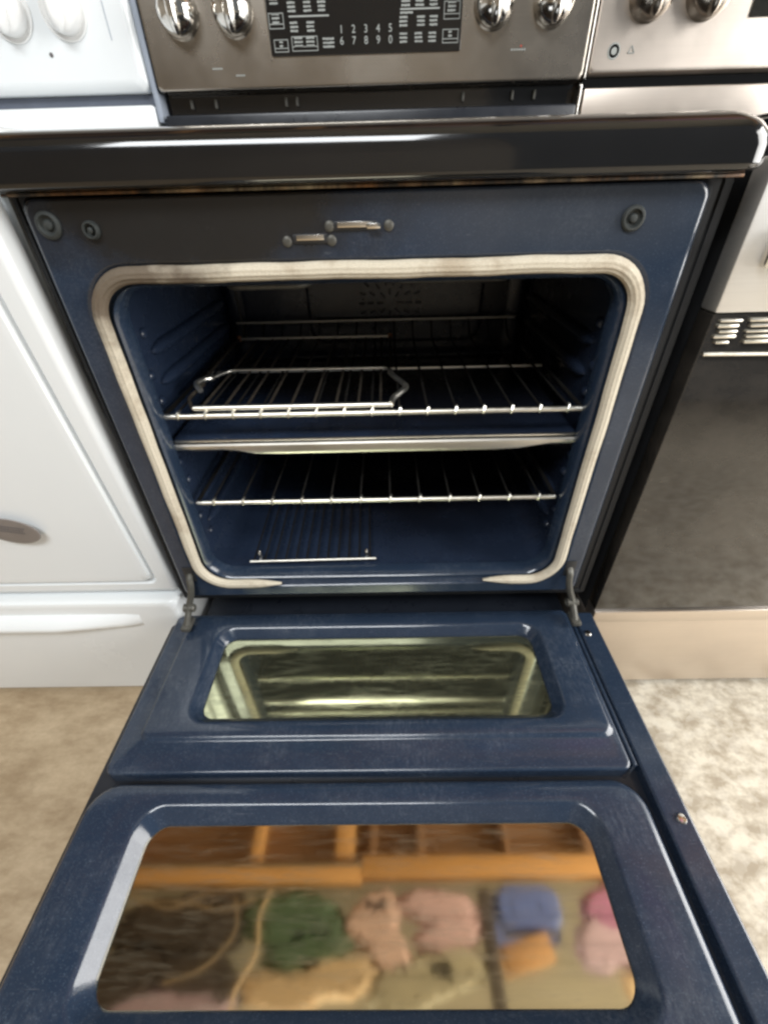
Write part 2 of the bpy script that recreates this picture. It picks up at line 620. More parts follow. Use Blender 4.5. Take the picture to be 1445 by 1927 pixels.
# gasket: a scalloped woven tube following the opening, open along the middle of the bottom
def gasket():
    bm = bmesh.new()
    base = [Vector((u, 0, v)) for u, v in ring2(-0.2945, 0.2955, 0.3275, 0.7905, 0.047, 10)]
    # densify; path starts at bottom right end, runs right-up-left-down
    per = base + [base[0]]
    dense = []
    for a, b in zip(per[:-1], per[1:]):
        k = max(1, int((b-a).length/0.012))
        dense += [a.lerp(b, i/k) for i in range(k)]
    n = len(dense)
    i0 = min(range(n), key=lambda i: (dense[i]-Vector((0.180, 0, 0.3275))).length)
    i1 = min(range(n), key=lambda i: (dense[i]-Vector((-0.163, 0, 0.3275))).length)
    seq = [dense[(i0+k) % n] for k in range(n) if True]
    order = []
    k = 0
    while True:
        order.append(dense[(i0+k) % n])
        if (i0+k) % n == i1:
            break
        k += 1
    m = 40
    prev = None
    L = len(order)
    for i, p in enumerate(order):
        a = order[max(0, i-1)]
        b = order[min(L-1, i+1)]
        t = (b-a).normalized()
        s = Vector((t.z, 0, -t.x))
        e = min(i, L-1-i)
        tp = min(1.0, (0.12, 0.45, 0.72, 0.9, 0.98, 1.0)[min(e, 5)])
        wob = 1.0 + 0.09*noise.noise(p*30)
        hw, hd = 0.0079*tp*wob, 0.0060*(0.35+0.65*tp)
        off = 0.0012*noise.noise(p*14+Vector((3, 0, 0)))
        vs = []
        for q in range(m):
            an = 2*PI*q/m
            sc = 1.0 + 0.075*math.cos(10*an)
            vs.append(bm.verts.new(p + s*(hw*math.cos(an)*sc + off) + Vector((0, -1, 0))*(hd*math.sin(an)*sc + 0.0015)))
        if prev:
            for q in range(m):
                bm.faces.new((prev[q], prev[(q+1) % m], vs[(q+1) % m], vs[q]))
        else:
            bm.faces.new(list(reversed(vs)))
        prev = vs
    bm.faces.new(prev)
    return bm


obj('door_gasket', gasket(), M['gasket'], oven, sharp=80)

# things on the face: plugs, slots with screws
def plug(x, z, r, mat, depth=0.004):
    o = obj('hole_plug', lt([(r, 0.001), (r, -depth*0.6), (r*0.86, -depth), (r*0.72, -depth), (r*0.6, -depth*0.2), (r*0.42, -depth*0.1), (r*0.3, -depth*0.8), (r*0.12, -depth)], (x, 0, z), n=22), mat, oven)
    return o


plug(-0.312, 0.836, 0.0122, M['corroded'], 0.0035)
plug(-0.271, 0.831, 0.0082, M['corroded'], 0.005)
plug(0.267, 0.829, 0.0112, M['corroded'], 0.004)
for xa, xb, z, za in ((-0.071, -0.036, 0.8185, 0.8195), (-0.029, 0.014, 0.8285, 0.8275)):
    p = obj('latch_slot', bx(xa, xb, -0.0025, 0.001, z-0.0035, z+0.0045, bev=0.0012), M['dark'], oven)
    obj('latch_plate', bx(xa+0.004, xb-0.003, -0.0042, -0.0027, z-0.0008, z+0.0040, bev=0.0006), M['chrome'], p)
obj('latch_hook', bx(0.004, 0.018, -0.008, -0.0045, 0.8262, 0.8312, bev=0.0014), M['chrome'], oven)
for x, z in ((-0.077, 0.817), (-0.032, 0.817), (-0.033, 0.829), (0.026, 0.8285)):
    obj('screw', lt([(0.0050, 0.0), (0.0048, -0.0016), (0.0036, -0.0026), (0.0015, -0.0028)], (x, 0, z), n=14), M['hinge'], oven)

# cooktop with a rounded black front edge
def nose():
    X0, X1, Y1 = -0.372, 0.372, 0.545
    Y0 = -0.022
    prof = [(0.012, 0.010, 0.8628), (0.004, 0.003, 0.8640), (0.001, 0.0005, 0.8665), (0.0, 0.0, 0.870), (0.0005, 0.0, 0.882),
            (0.0025, 0.0005, 0.888), (0.006, 0.002, 0.8935), (0.011, 0.0045, 0.8985), (0.018, 0.0085, 0.9025), (0.026, 0.014, 0.9052),
            (0.036, 0.022, 0.9068), (0.050, 0.034, 0.9075)]
    return lf('z', [(X0+a, X1-a, Y0+b, Y1, 0.026, z) for a, b, z in prof], n=10, cap0=True, cap1=True)


obj('cooktop', nose(), M['black'], oven, sharp=50)
obj('rusty_trim', bx(-0.346, 0.360, -0.0030, 0.012, 0.8592, 0.8622, bev=0.001), M['rust'], oven)

# backguard: darkened steel panel, glass display, chrome knobs
BY = 0.552
bgd = obj('backguard', lf('y', [
    (-0.378, 0.376, 1.004, 1.30, 0.008, 0.64),
    (-0.378, 0.376, 1.004, 1.30, 0.008, BY+0.006),
    (-0.376, 0.374, 1.006, 1.298, 0.009, BY+0.0015),
    (-0.372, 0.370, 1.010, 1.294, 0.009, BY),
], cap0=True, cap1=True), M['dimsteel'], oven)
obj('vent_recess', bx(-0.372, 0.370, BY+0.030, 0.63, 0.975, 1.0035), M['black'], oven)
obj('lower_trim', bx(-0.374, 0.372, BY-0.004, 0.63, 0.908, 0.974, bev=0.004), M['frame'], oven)
for x in (-0.33, -0.285, -0.155, -0.135, 0.17, 0.26, 0.30):
    obj('vent_clip', bx(x-0.002, x+0.002, BY+0.022, BY+0.031, 0.984, 0.997, bev=0.0008), M['hinge'], oven)
obj('edge_trim', bx(0.3765, 0.3795, BY-0.001, 0.60, 1.006, 1.30, bev=0.001), M['chrome'], oven)
obj('edge_trim', bx(0.3725, 0.3765, BY-0.003, 0.60, 0.955, 0.999, bev=0.001), M['chrome'], oven)
disp = obj('display_glass', lf('y', [
    (-0.166, 0.1565, 1.0445, 1.20, 0.003, BY+0.001),
    (-0.166, 0.1565, 1.0445, 1.20, 0.003, BY-0.0022),
    (-0.165, 0.1555, 1.0455, 1.199, 0.003, BY-0.003),
], cap0=True, cap1=True), M['black'], oven)
obj('display_edge', bx(-0.1685, -0.1664, BY-0.003, BY+0.001, 1.040, 1.20, bev=0.0006), M['chrome'], disp)


def kx(p):
    return -0.165 + (p-513.0)*0.000913


def kz(p):
    return 1.0455 + (105.0-p)*0.000606


KY0, KY1 = BY-0.0036, BY-0.0029


def strip(bm, x0, x1, z0, z1):
    box(bm, x0, x1, KY0, KY1, z0, z1)


def key_text(px, py, w, rows=3, mat='mark'):
    """small illegible lettering: rows of short strokes"""
    bm = bmesh.new()
    x, z = kx(px), kz(py)
    h = 0.0030
    for r in range(rows):
        zz = z + (rows/2-r-0.5)*(h+0.0016)
        xx = x - w*(0.5-0.06*random.random())
        end = x + w*(0.5-0.1*random.random())
        while xx < end:
            ww = random.uniform(0.0012, 0.0030)
            strip(bm, xx, min(xx+ww, end), zz-h/2*random.uniform(0.6, 1), zz+h/2*random.uniform(0.7, 1))
            xx += ww + 0.0004
    return obj('key_label', bm, M[mat], disp)


def key_box(px0, px1, py0, py1, foot=True):
    bm = bmesh.new()
    x0, x1, z0, z1 = kx(px0), kx(px1), kz(py1), kz(py0)
    t = 0.0009
    strip(bm, x0, x1, z1-t, z1)
    strip(bm, x0, x1, z0, z0+t)
    strip(bm, x0, x0+t, z0+t, z1-t)
    strip(bm, x1-t, x1, z0+t, z1-t)
    if foot:
        strip(bm, x0+t, x1-t, z0+(z1-z0)*0.28, z0+(z1-z0)*0.28+t)
    return obj('key_outline', bm, M['mark'], disp)


key_text(526, 3, 0.014, 2)
for p in (557, 586, 612):
    key_text(p, 14, 0.0135, 3)
for p in (559, 589):
    key_text(p, 51, 0.0135, 3)
obj('key_rule', bx(kx(551), kx(624), KY0, KY1, kz(33), kz(30)), M['mark'], disp)
key_box(514, 541, 24, 54)
key_text(527, 34, 0.013, 3)
key_box(519, 545, 74, 99)
key_text(532, 83, 0.006, 2)
key_box(552, 600, 69, 98)
key_text(565, 80, 0.015, 3)
key_text(587, 80, 0.015, 3)
key_text(620, 83, 0.020, 3)
for p in (763, 788, 813):
    key_text(p, 10, 0.0145, 3)
obj('key_rule', bx(kx(753), kx(824), KY0, KY1, kz(26), kz(23)), M['mark'], disp)
for p in (759, 791, 814):
    key_text(p, 47, 0.014, 3)
key_text(765, 31, 0.022, 1)
for p in (759, 787, 812):
    key_text(p, 78, 0.0135, 3)
key_box(832, 861, 12, 46)
key_text(846, 22, 0.014, 3)
key_box(831, 860, 64, 91)
key_text(845, 73, 0.006, 2)


def digits(txt, px, py):
    cu = bpy.data.curves.new('digit', 'FONT')
    cu.body = txt
    cu.size = 0.0135
    cu.align_x = 'CENTER'
    cu.align_y = 'CENTER'
    cu.extrude = 0.0003
    t = bpy.data.objects.new('digit_source', cu)
    C.objects.link(t)
    bpy.context.view_layer.update()
    me = bpy.data.meshes.new_from_object(t.evaluated_get(bpy.context.evaluated_depsgraph_get()))
    bpy.data.objects.remove(t)
    me.transform(Matrix.Translation((kx(px), KY0, kz(py))) @ Matrix.Rotation(R(90), 4, 'X'))
    me.materials.clear()
    me.materials.append(M['mark'])
    o = bpy.data.objects.new('digit', me)
    C.objects.link(o)
    o.parent = disp


for i, p in enumerate((645, 667.5, 690, 712.5, 735)):
    digits('12345'[i], p, 59)
    digits('67890'[i], p, 81)


def chrome_knob_bm(c, r=0.0315):
    bm = bmesh.new()
    lathe(bm, [(r*1.04, 0.0), (r*1.04, -0.003), (r*0.98, -0.006), (r, -0.010), (r*0.97, -0.018), (r*0.86, -0.026), (r*0.62, -0.033), (r*0.3, -0.0365), (r*0.05, -0.0372)], c, n=36)
    # raised finger grip, an upright ridge across the dome
    g = bmesh.new()
    bmesh.ops.create_uvsphere(g, u_segments=20, v_segments=12, radius=1.0)
    transform(g, Matrix.Translation((c[0], c[1]-0.026, c[2])) @ Matrix.Diagonal((r*0.36, 0.019, r*0.98, 1)))
    me = bpy.data.meshes.new('tmp')
    g.to_mesh(me)
    g.free()
    bm.from_mesh(me)
    bpy.data.meshes.remove(me)
    return bm


k0 = obj('control_knob', chrome_knob_bm((-0.312, BY, 1.0985)), M['chrome'], oven, sharp=60)
for x in (-0.2215, 0.2075, 0.3045):
    copy_part(k0, oven, (x+0.312, 0, 0))
for px, py, w in ((405, 127, 0.018), (447, 142, 0.016), (975, 107, 0.026)):
    bm = bmesh.new()
    x, z = kx(px), kz(py)
    for i in range(6):
        box(bm, x-w/2+i*w/6, x-w/2+i*w/6+w/9, BY-0.0006, BY+0.001, z-0.0011, z+0.0011)
    obj('printed_mark', bm, M['mark'], oven)
obj('red_dot', bx(kx(979)-0.0012, kx(979)+0.0012, BY-0.0006, BY+0.001, kz(100)-0.0012, kz(100)+0.0012), M['redled'], oven)

# inside the cavity: guides, fan cover, heating tube, sensor
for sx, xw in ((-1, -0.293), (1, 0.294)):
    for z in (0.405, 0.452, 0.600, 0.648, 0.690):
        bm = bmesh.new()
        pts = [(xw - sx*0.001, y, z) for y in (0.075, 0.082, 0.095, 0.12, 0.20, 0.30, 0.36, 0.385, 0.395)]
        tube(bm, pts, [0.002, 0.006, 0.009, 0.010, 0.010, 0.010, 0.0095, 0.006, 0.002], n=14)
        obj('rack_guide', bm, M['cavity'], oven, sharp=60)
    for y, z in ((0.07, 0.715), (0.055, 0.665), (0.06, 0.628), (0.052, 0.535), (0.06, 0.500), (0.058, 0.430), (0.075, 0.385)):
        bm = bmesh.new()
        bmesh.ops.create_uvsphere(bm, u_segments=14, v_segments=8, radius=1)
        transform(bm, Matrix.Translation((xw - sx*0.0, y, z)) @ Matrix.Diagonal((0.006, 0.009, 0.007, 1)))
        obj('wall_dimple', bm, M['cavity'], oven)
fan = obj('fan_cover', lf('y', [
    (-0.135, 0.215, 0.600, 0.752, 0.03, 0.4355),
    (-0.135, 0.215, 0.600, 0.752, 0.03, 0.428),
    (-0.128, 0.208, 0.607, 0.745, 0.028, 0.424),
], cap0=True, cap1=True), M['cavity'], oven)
for ring, cnt in ((0.020, 8), (0.038, 14), (0.056, 20)):
    for i in range(cnt):
        a = 2*PI*i/cnt
        bm = bmesh.new()
        box(bm, -0.006, 0.006, -0.0015, 0.001, -0.0022, 0.0022, bev=0.0008, seg=1)
        transform(bm, Matrix.Translation((0.03+ring*math.cos(a), 0.424, 0.676+ring*math.sin(a))) @ Matrix.Rotation(-a, 4, 'Y'))
        obj('fan_slot', bm, M['dark'], fan)
hp = smooth_path([(-0.19, 0.41, 0.758), (-0.19, 0.12, 0.758), (-0.08, 0.12, 0.758), (-0.08, 0.33, 0.758), (0.03, 0.33, 0.758), (0.03, 0.14, 0.758), (0.19, 0.14, 0.758), (0.19, 0.41, 0.758)], 0.025, 6)
obj('heating_tube', tb(hp, 0.0042, 10), M['hinge'], oven, sharp=80)
obj('sensor_rod', tb([(-0.268, 0.412, 0.613), (-0.269, 0.412, 0.68), (-0.271, 0.411, 0.76)], 0.0019, 8), M['hinge'], oven)

# hinges at the lower corners
for sx, x in ((-1, -0.313), (1, 0.317)):
    h = obj('hinge', tb(smooth_path([(x, 0.004, 0.350), (x, -0.006, 0.345), (x, -0.010, 0.330), (x+sx*0.004, -0.012, 0.312), (x+sx*0.012, -0.016, 0.292), (x+sx*0.016, -0.040, 0.262)], 0.008, 4), 0.0056, 8), M['hinge'], oven)
    obj('hinge_slot', bx(x-0.0085, x+0.0085, -0.0016, 0.004, 0.334, 0.366, bev=0.001), M['dark'], h)
    obj('hinge_pin', lt([(0.0072, -0.009), (0.0072, 0.008), (0.005, 0.010)], (x+sx*0.012, -0.018, 0.287), axis='x', n=16), M['hinge'], h)
    obj('hinge_claw', bx(x+sx*0.016-0.008, x+sx*0.016+0.008, -0.048, -0.020, 0.2585, 0.268, bev=0.003), M['hinge'], h)

# ---- the open door: a slab lying level with two pressed window panels on its inner side
obj('door_slab', lf('z', [
    (-0.370, 0.370, -0.590, -0.006, 0.006, 0.196),
    (-0.379, 0.379, -0.596, -0.003, 0.008, 0.204),
    (-0.379, 0.379, -0.596, -0.003, 0.008, 0.224),
    (-0.377, 0.377, -0.594, -0.005, 0.008, 0.228),
], cap0=True, cap1=True), M['frame'], oven)


def rail(x0, x1, y0, y1, zt, name, lift=0.0375):
    e = min(0.004, (x1-x0)*0.3)
    return obj(name, lf('z', [
        (x0, x1, y0, y1, 0.004, 0.2275),
        (x0, x1, y0, y1, 0.004, zt-0.003),
        (x0+e*0.3, x1-e*0.3, y0+e*0.3, y1-e*0.3, 0.004, zt-0.001),
        (x0+e, x1-e, y0+e, y1-e, 0.004, zt)], cap1=True, n=3), M['enamel'], oven)


rail(0.3425, 0.3765, -0.594, -0.006, 0.2475, 'side_rail')
rail(0.3345, 0.3405, -0.262, -0.012, 0.2465, 'side_bead')


def panel_edge(x0, x1, y0, y1, r, zb, zt, w):
    # outer skirt, then a quarter-round of width w up to the top face
    out = [(x0, x1, y0, y1, r, zb)]
    for k in range(6):
        a = R(90*k/5)
        d = w*(1-math.cos(a))
        out.append((x0+d, x1-d, y0+d, y1-d, max(r-d, 0.004), zt-w*0.7*(1-math.sin(a))))
    return out


def window_dip(x0, x1, y0, y1, r, zt, zb, w):
    # rolled lip and 45 degree wall of the window opening, outside to inside
    out = []
    for d, z in ((0.0, zt), (0.0025, zt-0.0004), (0.0045, zt-0.0016), (0.0065, zt-0.0035), (w-0.0035, zb+0.0042), (w-0.0015, zb+0.0022), (w, zb), (w+0.0003, zb-0.006)):
        out.append((x0+d, x1-d, y0+d, y1-d, max(r-d*0.6, 0.006), z))
    return out


# lower pressed panel (next to the oven) with the smaller window
lower = obj('lower_door_panel', lf('z', panel_edge(-0.362, 0.3325, -0.2665, 0.000, 0.012, 0.2278, 0.2480, 0.005) + [
    (-0.3355, 0.3275, -0.2270, -0.0055, 0.015, 0.2479),
    (-0.3335, 0.3255, -0.2245, -0.0058, 0.015, 0.2490),
    (-0.3315, 0.3235, -0.2220, -0.0062, 0.015, 0.2520),
    (-0.3285, 0.3205, -0.2190, -0.0070, 0.014, 0.2530),
    ] + window_dip(-0.2800, 0.2740, -0.2040, -0.0300, 0.030, 0.2530, 0.2375, 0.0165), n=8), M['enamel'], oven, sharp=60)
obj('window_glass', lf('z', [(-0.2670, 0.2610, -0.1910, -0.0430, 0.02, 0.2350), (-0.2665, 0.2605, -0.1905, -0.0435, 0.02, 0.2352)], n=8, cap1=True), M['hazymirror'], lower)
# upper panel: a second leaf set in a groove, with the larger window
upper = obj('upper_door_panel', lf('z', panel_edge(-0.3635, 0.3300, -0.588, -0.2780, 0.036, 0.2278, 0.2520, 0.011)
    + window_dip(-0.2960, 0.2720, -0.4890, -0.3010, 0.034, 0.2520, 0.2345, 0.0190), n=8), M['enamel'], oven, sharp=60)
obj('window_glass', lf('z', [(-0.2785, 0.2545, -0.4715, -0.3185, 0.02, 0.2320), (-0.2780, 0.2540, -0.4710, -0.3190, 0.02, 0.2322)], n=8, cap1=True), M['mirror'], upper)
for x, y in ((0.3525, -0.053), (0.3625, -0.322)):
    obj('screw', lt([(0.0062, 0.2465-0.248), (0.006, 0.0012), (0.0045, 0.0028), (0.001, 0.0032)], (x, y, 0.2478), axis='z', n=16), M['chrome'], oven)

# ------------------------------------------------------------------ racks and divider (lift out of the oven)
def rack(label, z, wires, hx, loc_name='oven_rack'):
    t = thing('oven_rack', label, 'oven rack', (0, 0.03, z), 'oven racks')
    obj('front_bar', tb([(-hx, 0.03, z), (-hx*0.99, 0.0295, z), (hx*0.99, 0.0295, z), (hx, 0.03, z)], [0.0018, 0.0036, 0.0036, 0.0018], 12), M['bar'], t)
    obj('mid_bar', tb([(-hx+0.002, 0.209, z-0.001), (hx-0.002, 0.209, z-0.001)], 0.0026, 8), M['bar'], t)
    obj('rear_bar', tb([(-hx+0.003, 0.410, z+0.030), (hx-0.003, 0.410, z+0.030)], 0.0028, 8), M['bar'], t)
    for s in (-1, 1):
        obj('side_bar', tb(smooth_path([(s*(hx-0.002), 0.034, z), (s*(hx-0.002), 0.372, z), (s*(hx-0.003), 0.410, z+0.030)], 0.014), 0.0028, 8), M['shadewire'], t)
    for i in range(wires):
        x = -hx + 2*hx*(i+0.62)/(wires+0.24)
        pts = smooth_path([(x, 0.0270, z-0.0045), (x, 0.0255, z+0.0030), (x, 0.0330, z+0.0052), (x, 0.378, z+0.003), (x, 0.408, z+0.027), (x, 0.4135, z+0.030)], 0.003, 3)
        obj('rack_wire', tb(pts, 0.0016, 6), M['shadewire'], t)
        obj('wire_hook', tb([(x, 0.0262, z-0.003), (x, 0.0255, z+0.002), (x+0.0012, 0.0275, z+0.0055), (x+0.002, 0.034, z+0.0058)], [0.0012, 0.0021, 0.0022, 0.0016], 8), M['bar'], t)
    return t


up_rack = rack('wide chrome wire rack above the divider plate with a small rack on it', 0.617, 15, 0.284)
lo_rack = rack('wide chrome wire rack below the divider plate, lower of the two wide racks', 0.474, 12, 0.2775)

Z = 0.6265
half = thing('half_rack', 'small removable wire rack with bent handles lying on the left of the upper wide rack', 'small rack', (-0.1, 0.03, 0.62), 'small half width racks')
obj('front_bar', tb([(-0.241, 0.034, Z), (-0.238, 0.0335, Z), (0.024, 0.0335, Z), (0.027, 0.034, Z)], [0.002, 0.0036, 0.0036, 0.002], 12), M['bar'], half)
obj('mid_bar', tb(smooth_path([(-0.262, 0.140, Z-0.001), (-0.232, 0.186, Z), (0.024, 0.182, Z), (0.031, 0.160, Z-0.003)], 0.012), 0.0027, 10), M['bar'], half)
obj('rear_bar', tb([(-0.268, 0.372, Z), (0.029, 0.368, Z)], 0.0027, 8), M['bar'], half)
obj('side_bar', tb(smooth_path([(-0.241, 0.034, Z), (-0.262, 0.075, Z-0.002), (-0.248, 0.110, Z+0.006), (-0.262, 0.140, Z), (-0.266, 0.25, Z), (-0.268, 0.372, Z)], 0.012), 0.0024, 8), M['wire'], half)
obj('side_bar', tb(smooth_path([(0.027, 0.182, Z), (0.029, 0.27, Z), (0.029, 0.368, Z)], 0.012), 0.0024, 8), M['wire'], half)
obj('handle_bend', tb(smooth_path([(0.026, 0.034, Z), (0.029, 0.050, Z+0.002), (0.046, 0.072, Z+0.006), (0.050, 0.100, Z), (0.031, 0.132, Z+0.004), (0.026, 0.16, Z)], 0.012), 0.0040, 10), M['bar'], half)
obj('handle_bend', tb(smooth_path([(-0.247, 0.088, Z+0.004), (-0.258, 0.100, Z+0.009), (-0.252, 0.118, Z+0.010), (-0.240, 0.128, Z+0.008), (-0.246, 0.140, Z+0.006)], 0.008), 0.0040, 10), M['bar'], half)
for x, y in ((-0.268, 0.372), (0.029, 0.368)):
    obj('wire_end', lt([(0.0042, -0.004), (0.005, 0.0), (0.0042, 0.005), (0.0015, 0.006)], (x, y, Z), axis='z', n=10), M['rustcap'], half)
for i in range(9):
    x = -0.232 + i*0.0305
    obj('rack_wire', tb(smooth_path([(x, 0.036, Z-0.003), (x, 0.19, Z-0.0035), (x, 0.372, Z-0.002)], 0.01), 0.0020, 6), M['wire'], half)

ZL = 0.3485
half2 = thing('half_rack', 'small wire rack lying on the oven floor under the lower wide rack', 'small rack', (-0.11, 0.03, 0.34), 'small half width racks')
obj('front_bar', tb([(-0.219, 0.030, ZL), (-0.003, 0.033, ZL)], 0.0021, 10), M['bar'], half2)
obj('rear_bar', tb([(-0.226, 0.212, ZL), (-0.016, 0.216, ZL)], 0.0018, 8), M['bar'], half2)
for x in (-0.206, -0.020):
    obj('rack_foot', tb([(x, 0.046, ZL-0.008), (x, 0.046, ZL+0.004), (x, 0.047, ZL+0.009)], [0.0036, 0.0036, 0.002], 10), M['chrome'], half2)
for i in range(12):
    x = -0.214 + i*0.0182
    obj('rack_wire', tb([(x, 0.031, ZL-0.002), (x-0.005, 0.214, ZL-0.002)], 0.0016, 6), M['shadewire'], half2)

div = thing('oven_divider', 'flat dark blue divider plate with a bright metal front edge between the two racks', 'oven divider', (0, 0.03, 0.56))
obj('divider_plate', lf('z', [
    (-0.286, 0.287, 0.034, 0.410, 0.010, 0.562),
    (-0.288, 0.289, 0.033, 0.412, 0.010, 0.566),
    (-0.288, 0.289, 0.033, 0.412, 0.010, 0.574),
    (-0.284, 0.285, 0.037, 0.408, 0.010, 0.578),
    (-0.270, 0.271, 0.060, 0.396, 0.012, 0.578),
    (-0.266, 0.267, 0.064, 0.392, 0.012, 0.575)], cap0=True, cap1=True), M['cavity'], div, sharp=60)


def divider_trim():
    bm = bmesh.new()
    prof = [(-0.290, 0.0052), (-0.212, 0.0052), (-0.190, 0.0080), (-0.168, 0.0128), (-0.13, 0.0135), (0.17, 0.0135), (0.205, 0.0120), (0.230, 0.0082), (0.250, 0.0052), (0.290, 0.0052)]
    prev = None
    for x, h in prof:
        top = 0.5755
        vs = [bm.verts.new((x, y, z)) for y, z in ((0.0325, top), (0.0285, top-0.0004), (0.0270, top-0.003), (0.0275, top-0.003-h*0.8), (0.029, top-0.004-h), (0.0325, top-0.004-h))]
        if prev:
            for k in range(6):
                bm.faces.new((prev[k], prev[(k+1) % 6], vs[(k+1) % 6], vs[k]))
        else:
            bm.faces.new(vs)
        prev = vs
    bm.faces.new(prev)
    return bm


obj('divider_front', divider_trim(), M['trim'], div, sharp=30)
obj('divider_lip', bx(-0.279, 0.285, 0.030, 0.034, 0.5775, 0.5800, bev=0.0008), M['bar'], div)

# ------------------------------------------------------------------ white range on the left
white = thing('white_range', 'white freestanding range with white knobs and closed oven door left of the open oven', 'oven', (-0.76, 0.3, 0))
WX0, WX1 = -1.125, -0.360
obj('body', lf('y', [
    (WX0, WX1-0.002, 0.055, 0.90, 0.006, 0.66),
    (WX0, WX1-0.002, 0.055, 0.90, 0.006, 0.030)], cap0=True, cap1=True), M['white'], white)
obj('cooktop', lf('z', [
    (WX0-0.004, WX1-0.008, 0.012, 0.55, 0.02, 0.9005), (WX0-0.004, WX1-0.008, 0.008, 0.55, 0.02, 0.912), (WX0, WX1-0.014, 0.02, 0.55, 0.02, 0.918)], cap0=True, cap1=True), M['white'], white)
tilt = Matrix.Translation((0, 0.018, 0.29)) @ Matrix.Rotation(R(3.6), 4, 'X') @ Matrix.Translation((0, 0, -0.29))
wd = obj('oven_door', transform(lf('y', [
    (WX0, WX1+0.002, 0.290, 0.870, 0.006, 0.030),
    (WX0, WX1+0.004, 0.290, 0.870, 0.008, 0.006),
    (WX0+0.004, WX1, 0.294, 0.866, 0.010, 0.0005),
    (WX0+0.010, WX1-0.007, 0.300, 0.860, 0.012, 0.0),
    (WX0+0.026, WX1-0.0245, 0.312, 0.846, 0.014, 0.0),
    (WX0+0.0275, WX1-0.0265, 0.3145, 0.844, 0.014, 0.009),
    (WX0+0.0305, WX1-0.0290, 0.3170, 0.841, 0.014, 0.009),
    (WX0+0.036, WX1-0.0350, 0.322, 0.836, 0.016, -0.002),
    (WX0+0.046, WX1-0.0450, 0.332, 0.826, 0.018, -0.003)], cap0=True, cap1=True, n=8), tilt), M['white'], white, sharp=50)
obj('storage_drawer', lf('y', [
    (WX0, WX1, 0.012, 0.280, 0.010, 0.10),
    (WX0, WX1, 0.012, 0.280, 0.010, 0.012),
    (WX0+0.004, WX1-0.004, 0.016, 0.276, 0.012, 0.004),
    (WX0+0.012, WX1-0.012, 0.022, 0.268, 0.014, 0.001)], cap0=True, cap1=True, n=8), M['white'], white)
# curved finger lip of the drawer
bm = bmesh.new()
prev = None
for i in range(25):
    x = WX0+0.09 + (WX1-0.075-WX0-0.09)*i/24
    e = min(i, 24-i)/6.0
    k = min(1.0, e)**0.6
    zc = 0.233
    pr = [(0.003, zc+0.020), (-0.006*k+0.001, zc+0.016), (-0.020*k+0.001, zc+0.004), (-0.022*k+0.001, zc-0.004), (-0.012*k+0.001, zc-0.012), (0.003, zc-0.016)]
    vs = [bm.verts.new((x, y, z)) for y, z in pr]
    if prev:
        for q in range(5):
            bm.faces.new((prev[q], prev[q+1], vs[q+1], vs[q]))
    prev = vs
obj('drawer_pull', bm, M['white'], white, sharp=70)
obj('backguard', lf('y', [
    (WX0, -0.391, 1.006, 1.30, 0.012, 0.66),
    (WX0, -0.391, 1.006, 1.30, 0.012, 0.566),
    (WX0+0.003, -0.394, 1.009, 1.297, 0.014, 0.558),
    (WX0+0.010, -0.401, 1.018, 1.290, 0.014, 0.552),
    (WX0+0.014, -0.405, 1.024, 1.286, 0.014, 0.551)], cap0=True, cap1=True, n=8), M['white'], white, sharp=60)
obj('end_cap', bx(-0.3905, -0.380, 0.556, 0.66, 0.965, 1.30, bev=0.003), M['endcap'], white)
obj('vent_gap', bx(WX0+0.01, -0.392, 0.572, 0.65, 0.990, 1.005), M['groove'], white)
obj('lower_trim', bx(WX0+0.005, -0.3925, 0.552, 0.65, 0.92, 0.9895, bev=0.006, seg=3), M['white'], white)


def white_knob(x, z=1.106):
    k = obj('control_knob', lt([(0.0300, 0.0), (0.0300, -0.010), (0.0285, -0.015), (0.0250, -0.018), (0.010, -0.020)], (x, 0.551, z), n=30), M['whiteknob'], white)
    obj('knob_ring', lt([(0.0375, 0.0), (0.0375, -0.0022), (0.0362, -0.0028), (0.0350, -0.0022), (0.0348, -0.0006), (0.0300, -0.0006)], (x, 0.551, z), n=36), M['whiteknob'], k)
    g = bmesh.new()
    bmesh.ops.create_uvsphere(g, u_segments=18, v_segments=12, radius=1)
    transform(g, Matrix.Translation((x-0.002, 0.551-0.020, z)) @ Matrix.Rotation(R(8), 4, 'Y') @ Matrix.Diagonal((0.0125, 0.022, 0.0290, 1)))
    obj('knob_grip', g, M['whiteknob'], k)


white_knob(-0.5015)
white_knob(-0.593)
obj('indicator_dot', lt([(0.0032, 0.0), (0.0032, -0.0008), (0.001, -0.001)], (-0.545, 0.551, 1.055), n=12), M['darkmark'], white)
obj('door_scratch', bx(-0.4345, -0.4335, 0.5502, 0.5512, 1.070, 1.115), M['endcap'], white)

# oval tag stuck to the white door
ot = thing('oval_tag', 'grey oval tag with faint lettering hanging on a dark strap against the white oven door', 'tag', (-0.55, -0.02, 0.40))
bm = lt([(0.0285, 0.0), (0.0285, -0.0014), (0.0276, -0.002), (0.010, -0.0022)], (0, 0, 0), n=40)
TAGM = Matrix.Translation((-0.556, -0.0035, 0.4515)) @ Matrix.Rotation(R(3.6), 4, 'X') @ Matrix.Rotation(R(12), 4, 'Y') @ Matrix.Diagonal((1.45, 1, 0.86, 1))
obj('tag_card', transform(bm, TAGM), M['tag'], ot)
bm = bmesh.new()
for r in range(3):
    xx = -0.012
    while xx < 0.014:
        w = random.uniform(0.001, 0.003)
        box(bm, xx, xx+w, -0.0028, -0.0021, 0.010-r*0.0055, 0.0125-r*0.0055)
        xx += w+0.0008
obj('tag_lettering', transform(bm, TAGM), M['darkmark'], ot)
bm = bmesh.new()
box(bm, -0.006, 0.006, -0.0012, 0.0006, 0.0, 0.075, bev=0.0004, seg=1)
